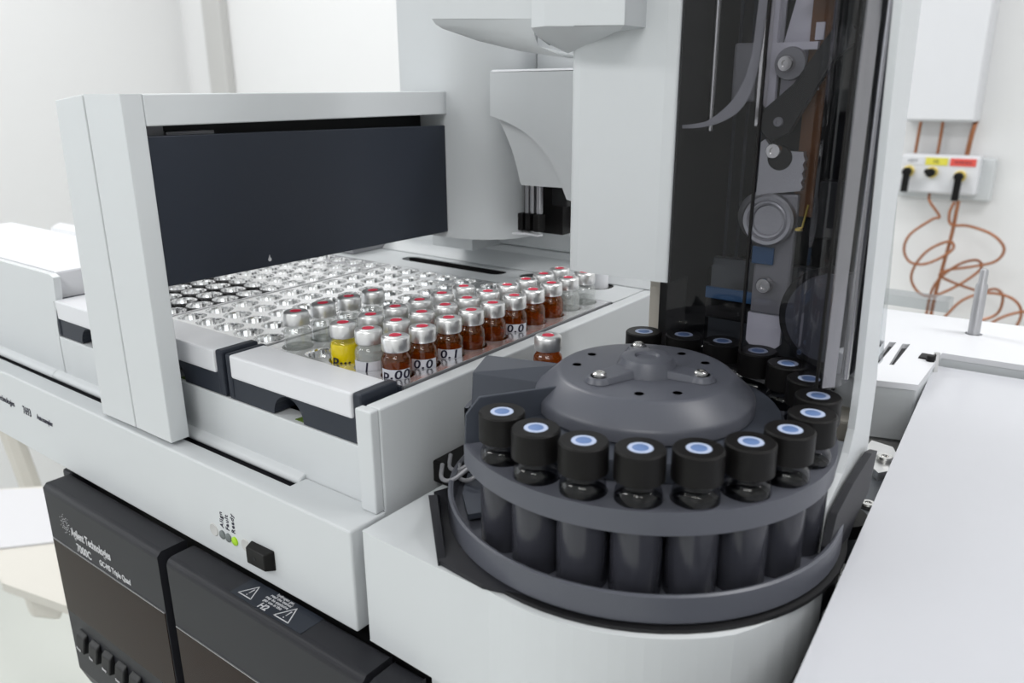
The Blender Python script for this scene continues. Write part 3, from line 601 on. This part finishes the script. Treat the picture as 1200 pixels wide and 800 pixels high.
# interior
build('back_panel', G().box(78, 143, 108, 111, -18, 200), 'black', t)
build('back_panel', G().box(66, 77.8, 88, 111, -18, 20.8), 'black', t)
build('inner_wall', G().box(84.35, 85.1, 56.9, 107.8, 21, 200), 'black', t)
build('cream_post', G().box(57.5, 65.5, 96, 108, -52.9, 20.9), 'cream', t)
build('right_post', G().box(144, 146.5, 78, 107.8, -15, 200), 'mech_grey', t, bevel=.5)
build('reflection_back', G().box(84.6, 143.5, 96, 100, -12, 24), 'dark_metal', t)  # lighter grey than the interior, imitates the reflection in the front pane
for x in (88.5, 93.5, 99): build('rib', G().box(x-.7, x+.7, 98, 107.8, 24.2, 200), 'slate', t)
build('guide_rod', G().cyl((87.6, 78, 74), 1.15, 130, n=16), 'steel', t)
build('slide_block', G().box(92, 101, 84, 92, 84, 104), 'mech_grey', t, bevel=1)
build('window_gap', G().box(96.5, 104, 100, 101, 100, 130), 'mech_white', t)
# curved strip inside
a_ = spline([(84.6, 60, 76.6), (90, 60, 77.2), (95.5, 60, 78.9), (103.1, 60, 85.8), (107.6, 60, 97.0), (109.1, 60, 118)], 6)
b_ = spline([(84.9, 60, 75.5), (91.5, 60, 75.9), (99.2, 60, 77.9), (106.3, 60, 82.9), (110.2, 60, 93.5), (112.0, 60, 118)], 6)
g = G().grid([[tuple(p) for p in a_], [tuple(p) for p in b_]]).grid([[(p[0], p[1]+.7, p[2]) for p in b_], [(p[0], p[1]+.7, p[2]) for p in a_]]); build('curved_strip', g, 'mech_grey', t)
MY = 80
build('frame_plate', G().prism([(105.2, 78), (107.6, 76), (109, 80), (109, 99.5), (110.5, 101), (122, 101), (122, 103.5), (108, 103.5), (108, 130), (104.2, 130), (104.2, 82)], 'y', MY+2, MY+4), 'mech_white', t, bevel=.4)
build('side_rail', G().box(104.4, 106.6, MY-4, MY+1.8, 76, 200), 'steel', t, bevel=.4)
build('white_plate', G().prism([(109.2, 80), (121, 80), (124, 130), (114, 130), (112, 117), (109.2, 104)], 'y', MY+6, MY+7.5), 'mech_white', t)
build('ribbon_cable', G().box(118.4, 125.2, MY+4.2, MY+5.2, 45, 130), 'brown_ribbon', t)
for z in (88, 104): build('ribbon_tab', G().box(120.3, 123.2, MY+3.4, MY+4.1, z, z+5.5), 'mech_white', t)
g = G().prism([(106, 74.5), (110, 71), (116, 74), (128, 97), (136, 104), (133, 108), (127, 107), (116, 90), (107, 82)], 'y', MY-1, MY+2); build('pivot_arm', g, 'black', t, bevel=.7)
screw(t, (112.2, MY-1, 77.5), 1.7, 1, 'y', m='mech_grey')
build('washer', G().lathe([(5.6, 0), (5.2, 1.2), (0, 1.2)], (113.6, MY+1.8, 96.6), 28, ax='y'), 'mech_grey', t)
screw(t, (112.8, MY+.6, 96.6), 2.9, 2.6, 'y', 'cap_screw')
P = [(106.2, 58), (106.2, 70.5), (107.6, 71.6), (109.5, 69.5), (113, 67.8), (121.5, 67.6)]
for k in range(9): P.append((121.6+(.7 if k % 2 else 0), 66.3-k*1.5))
P.append((106, 52)); build('toothed_bracket', G().prism(P, 'y', MY, MY+3), 'rough_steel', t, bevel=.2)
build('washer', G().lathe([(4.4, 0), (4.0, .8), (0, .8)], (113.4, MY, 65.4), 28, ax='y'), 'black', t)
screw(t, (111.8, MY-.4, 67.8), 2.9, 2.8, 'y', 'cap_screw')
build('neck', G().box(107, 121, MY+1, MY+4, 8, 53), 'mech_grey', t, bevel=1)
g = G().lathe([(9.4, 0), (9.4, 3.4), (8.6, 4.2), (7.4, 4.0), (6.9, 3.2), (6.3, 3.6), (5.6, 3.4), (5.2, 2.4), (0, 2.2)], (111.8, MY+1, 43.5), 48, ax='y'); build('pulley', g, 'rough_steel', t)
build('pulley', G().lathe([(9.2, 0), (9.2, 2), (8.6, 2.4), (0, 2.4)], (106.8, MY+8, 43.5), 40, ax='y'), 'rough_steel', t)
build('blue_tab', G().box(106.5, 114.5, MY-.3, MY+.8, 27, 33.5).box(88, 111, MY+3, MY+4.6, 10.5, 15), 'blue_plastic', t, bevel=.3)
screw(t, (112.4, MY+.2, 19.5), 3.1, 2.6, 'y', 'dome_screw')
build('foot_tab', G().prism([(106.5, -3), (108, -4.5), (118, -4.5), (119.5, -3), (119.5, 8), (106.5, 8)], 'y', MY+1, MY+3), 'mech_white', t)
build('lower_block', G().box(87.5, 107, MY+5, MY+9, 2, 10), 'cap_black', t, bevel=.6)
build('syringe_wire', G().tube([(122.5, MY-1, 41.5), (124.0, MY-1, 42), (124.8, MY-1, 47), (125.3, MY-1, 50)], .35, 6).lathe([(1.5, 0), (1.3, .8), (0, .8)], (122.8, MY-1, 40.8), 10), 'brass', t)
build('sensor_box', G().box(127, 137, MY+3, MY+10, 38, 58), 'black', t, bevel=.5)
build('brass_tab', G().box(117, 129, MY-.5, MY+.5, 116.8, 120), 'brass', t)
H = [(139.5, 30.6), (134.5, 30.4)]+[(139+18.6*math.cos(math.radians(a)), 12+18.6*math.sin(math.radians(a))) for a in range(105, 256, 8)]+[(139.5, -6.5)]
build('dial_disc', G().prism(H, 'y', 74, 76), 'black', t)
build('dial_face', G().prism([(139.4-(139.4-x)*.86, 12+(z-12)*.86) for x, z in H], 'y', 73, 73.9), 'turret_grey', t)
build('inner_shelf', G().box(86.5, 143.5, 70, 92, -12.2, -11.2), 'black', t)
# smoked cover: flat front, then a bulged rounded corner and a straight side
cv = [(84.6, 56.3), (131, 56), (133.5, 54), (136, 49), (140, 41.5), (144, 36.2), (147, 34.4), (149.6, 35), (151.3, 37.5), (152.2, 42), (152.6, 50), (152.6, 66)]
def ribbon(P, z0f, z1, d):
    g = G(); a = [(x, y, z0f(x)) for x, y in P]; b = [(x, y, z1) for x, y in P]; g.grid([a, b]); return g
g = ribbon(cv[:2], lambda x: 0.3, 200, 0); cvr = build('smoked_cover', g, 'smoked', t)
g = ribbon(cv[1:], lambda x: 0.3, 200, 0); build('cover_corner', g, 'smoked', cvr)
build('cover_edge', G().box(113.6, 114.4, 55.2, 56.4, .4, 200), 'cap_black', cvr)
build('cover_edge', G().hexa([(146.4, 34.0, .4), (147.2, 34.2, .4), (147.2, 35, .4), (146.4, 35, .4)], [(146.4, 34, 200), (147.2, 34.2, 200), (147.2, 35, 200), (146.4, 35, 200)]), 'cap_black', cvr)
build('reflection_strip', G().hexa([(148.4, 35.2, .6), (151.2, 38.6, .6), (150.6, 39.2, .6), (147.8, 35.8, .6)], [(148.4, 35.2, 200), (151.2, 38.6, 200), (150.6, 39.2, 200), (147.8, 35.8, 200)]), 'steel', cvr)  # added bright strip imitating the highlight on the curved cover corner
build('reflection_post', G().box(150.2, 152.3, 52, 66, .6, 200), 'slate', t, bevel=.4)  # added dark post, part of the imitated vertical reflections in the cover
build('reflection_post', G().cyl((151.4, 48.5, .6), 1.3, 200), 'steel', t)  # added bright post imitating a vertical reflection in the cover
# white side panel of the tower, sweeping forward at its foot
P = [(38, 200), (38, 110), (48.2, 19), (50.1, 0), (49.6, -16.3), (46, -23.5), (41.4, -28.8), (27, -34), (24, -52.9), (73.4, -52.9), (73.4, -33.2), (72.5, -6.4), (67.3, 14.6), (61.2, 112), (61, 200)]
build('side_panel', G().prism(P, 'x', 154, 156.2), 'white', t, bevel=.5)
build('side_shelf', G().box(134, 153.8, 64, 80, -28, -20), 'cream', t, bevel=1)
build('side_boss', G().cyl((147, 74, -6), 5, 8).hexa([(136, 72, -18), (153, 72, -18), (153, 80, -19), (136, 80, -19)], [(142, 72, -6), (153.5, 72, -4), (153.5, 80, -4), (142, 80, -6)]), 'white', t, bevel=.4)
build('acrylic_strip', G().hexa([(155.4, 74, -.9), (156, 74, -.9), (156, 79, -.9), (155.4, 79, -.9)], [(155.4, 60, 62), (156, 60, 62), (156, 65, 62), (155.4, 65, 62)]), 'acrylic', t)
# ------------------------------------------------------------------ oven top behind and the white lid at right
t = empty('oven_top', (170, 250, -110), 'white instrument top with three dark vent slots and metal post hole', 'instrument')
fe = [(105, 174.5), (151.8, 187.4), (151.8, 246), (420, 262), (420, 345), (60, 318)]
slots = []
for (a, b, c, d) in (((119.2, 250), (122.6, 251), (123.5, 228), (122.2, 227)), ((125.2, 250), (128.4, 251.4), (129.2, 210), (127.2, 209)), ((131.6, 250.6), (135.2, 252.4), (136, 211), (134, 210))):
    slots.append([a, b, c, d])
plate('top', fe, [s for s in slots]+[circ(159.5, 294, 4.4)[::-1]], -47, -44, 'white_bright', t)
build('body', G().prism([(x, y) for x, y in [(105, 175), (151.4, 187.8), (151.4, 246.4), (419, 262.4), (419, 344), (61, 317)]], 'z', -73, -47.2), 'white', t, bevel=.8)
build('foot', G().prism([(104, 178), (151, 191), (151, 330), (104, 330)], 'z', -190.5, -73.2), 'trim_grey', t, bevel=1)
build('slot_floor', G().prism([(118, 200), (143, 200), (143, 257), (118, 257)], 'z', -47.19, -46.6), 'black', t)
build('latch', G().box(143.5, 150, 229, 238, -49, -43.2).cyl((149.5, 228, -50), 2, 9), 'cap_black', t, bevel=.5)
build('latch_pin', G().cyl((151.6, 231, -60), 1.5, 20), 'steel', t)
build('metal_post', G().lathe([(0, -55), (3.1, -55), (3.1, -8), (2.2, -6.5), (2.2, 0), (1.6, 1.2), (0, 1.4)], (159.5, 294, -8), 20), 'rough_steel', label='thin grey metal post standing up from the white instrument top', cat='post')
build('clear_tray', G().box(98, 140, 332, 350, -44, -37), 'acrylic', label='clear grey plastic strip behind the vent slots', cat='tray', bevel=1)
t = empty('gas_chromatograph', (300, 120, -190), 'large glossy white instrument top in the right foreground', 'instrument')
dx, dy = 21/317, -1
P = [(149.8, 241.3), (168.3, -35.8), (173.5, -114), (480, -96), (480, 262)]
build('lid', G().prism(P, 'z', -62, -50), 'lid_white', t, bevel=1.6, seg=3)
build('underside', G().prism([(174, 232), (186, -36), (190, -104), (470, -90), (470, 250)], 'z', -190.5, -62.1), 'charcoal', t)
# mechanical area between carousel and lid
t = empty('valve_block', (152, 90, -100), 'dark metal block with screws seen in the gap left of the white lid', 'metal block')
build('plate', G().prism([(128, 60), (165, 60), (160, 143), (128, 143)], 'z', -70, -61), 'trim_grey', t)
t.children[0].data.materials.clear(); t.children[0].data.materials.append(MATS['dark_metal'])
build('base', G().prism([(161, -30), (172, -30), (168, 143), (128, 143), (128, 60), (161, 60)], 'z', -190.5, -71), 'black', t)
build('lug', G().prism([(143, 124), (144, 142), (153, 140), (158.5, 128), (157.5, 116), (154, 111)], 'z', -60.9, -57.5), 'aluminium', t, bevel=.8)
screw(t, (153.2, 124.5, -57.4), 3.4, 1.8)
screw(t, (156.2, 88, -60.9), 2.9, 1.2)
build('bore', G().lathe([(0, 0), (4.2, 0), (4.2, .3), (0, .3)], (156.2, 88, -61), 24), 'black', t)
build('tab', G().prism([(156.5, 52), (161.5, 50), (163, 38), (158.5, 36)], 'z', -70.9, -66), 'aluminium', t, bevel=.6)
screw(t, (159.0, 45, -66), 2.0, 1.2)
build('disc', G().lathe([(0, 0), (9, 0), (9, 5), (0, 5)], (152, 66, -60.9), 28), 'cap_black', t)
build('pipe', G().tube(spline([(163, 30, -66), (162, 18, -64), (164, 8, -66), (165, -6, -64)]), 1.0), 'steel', t)
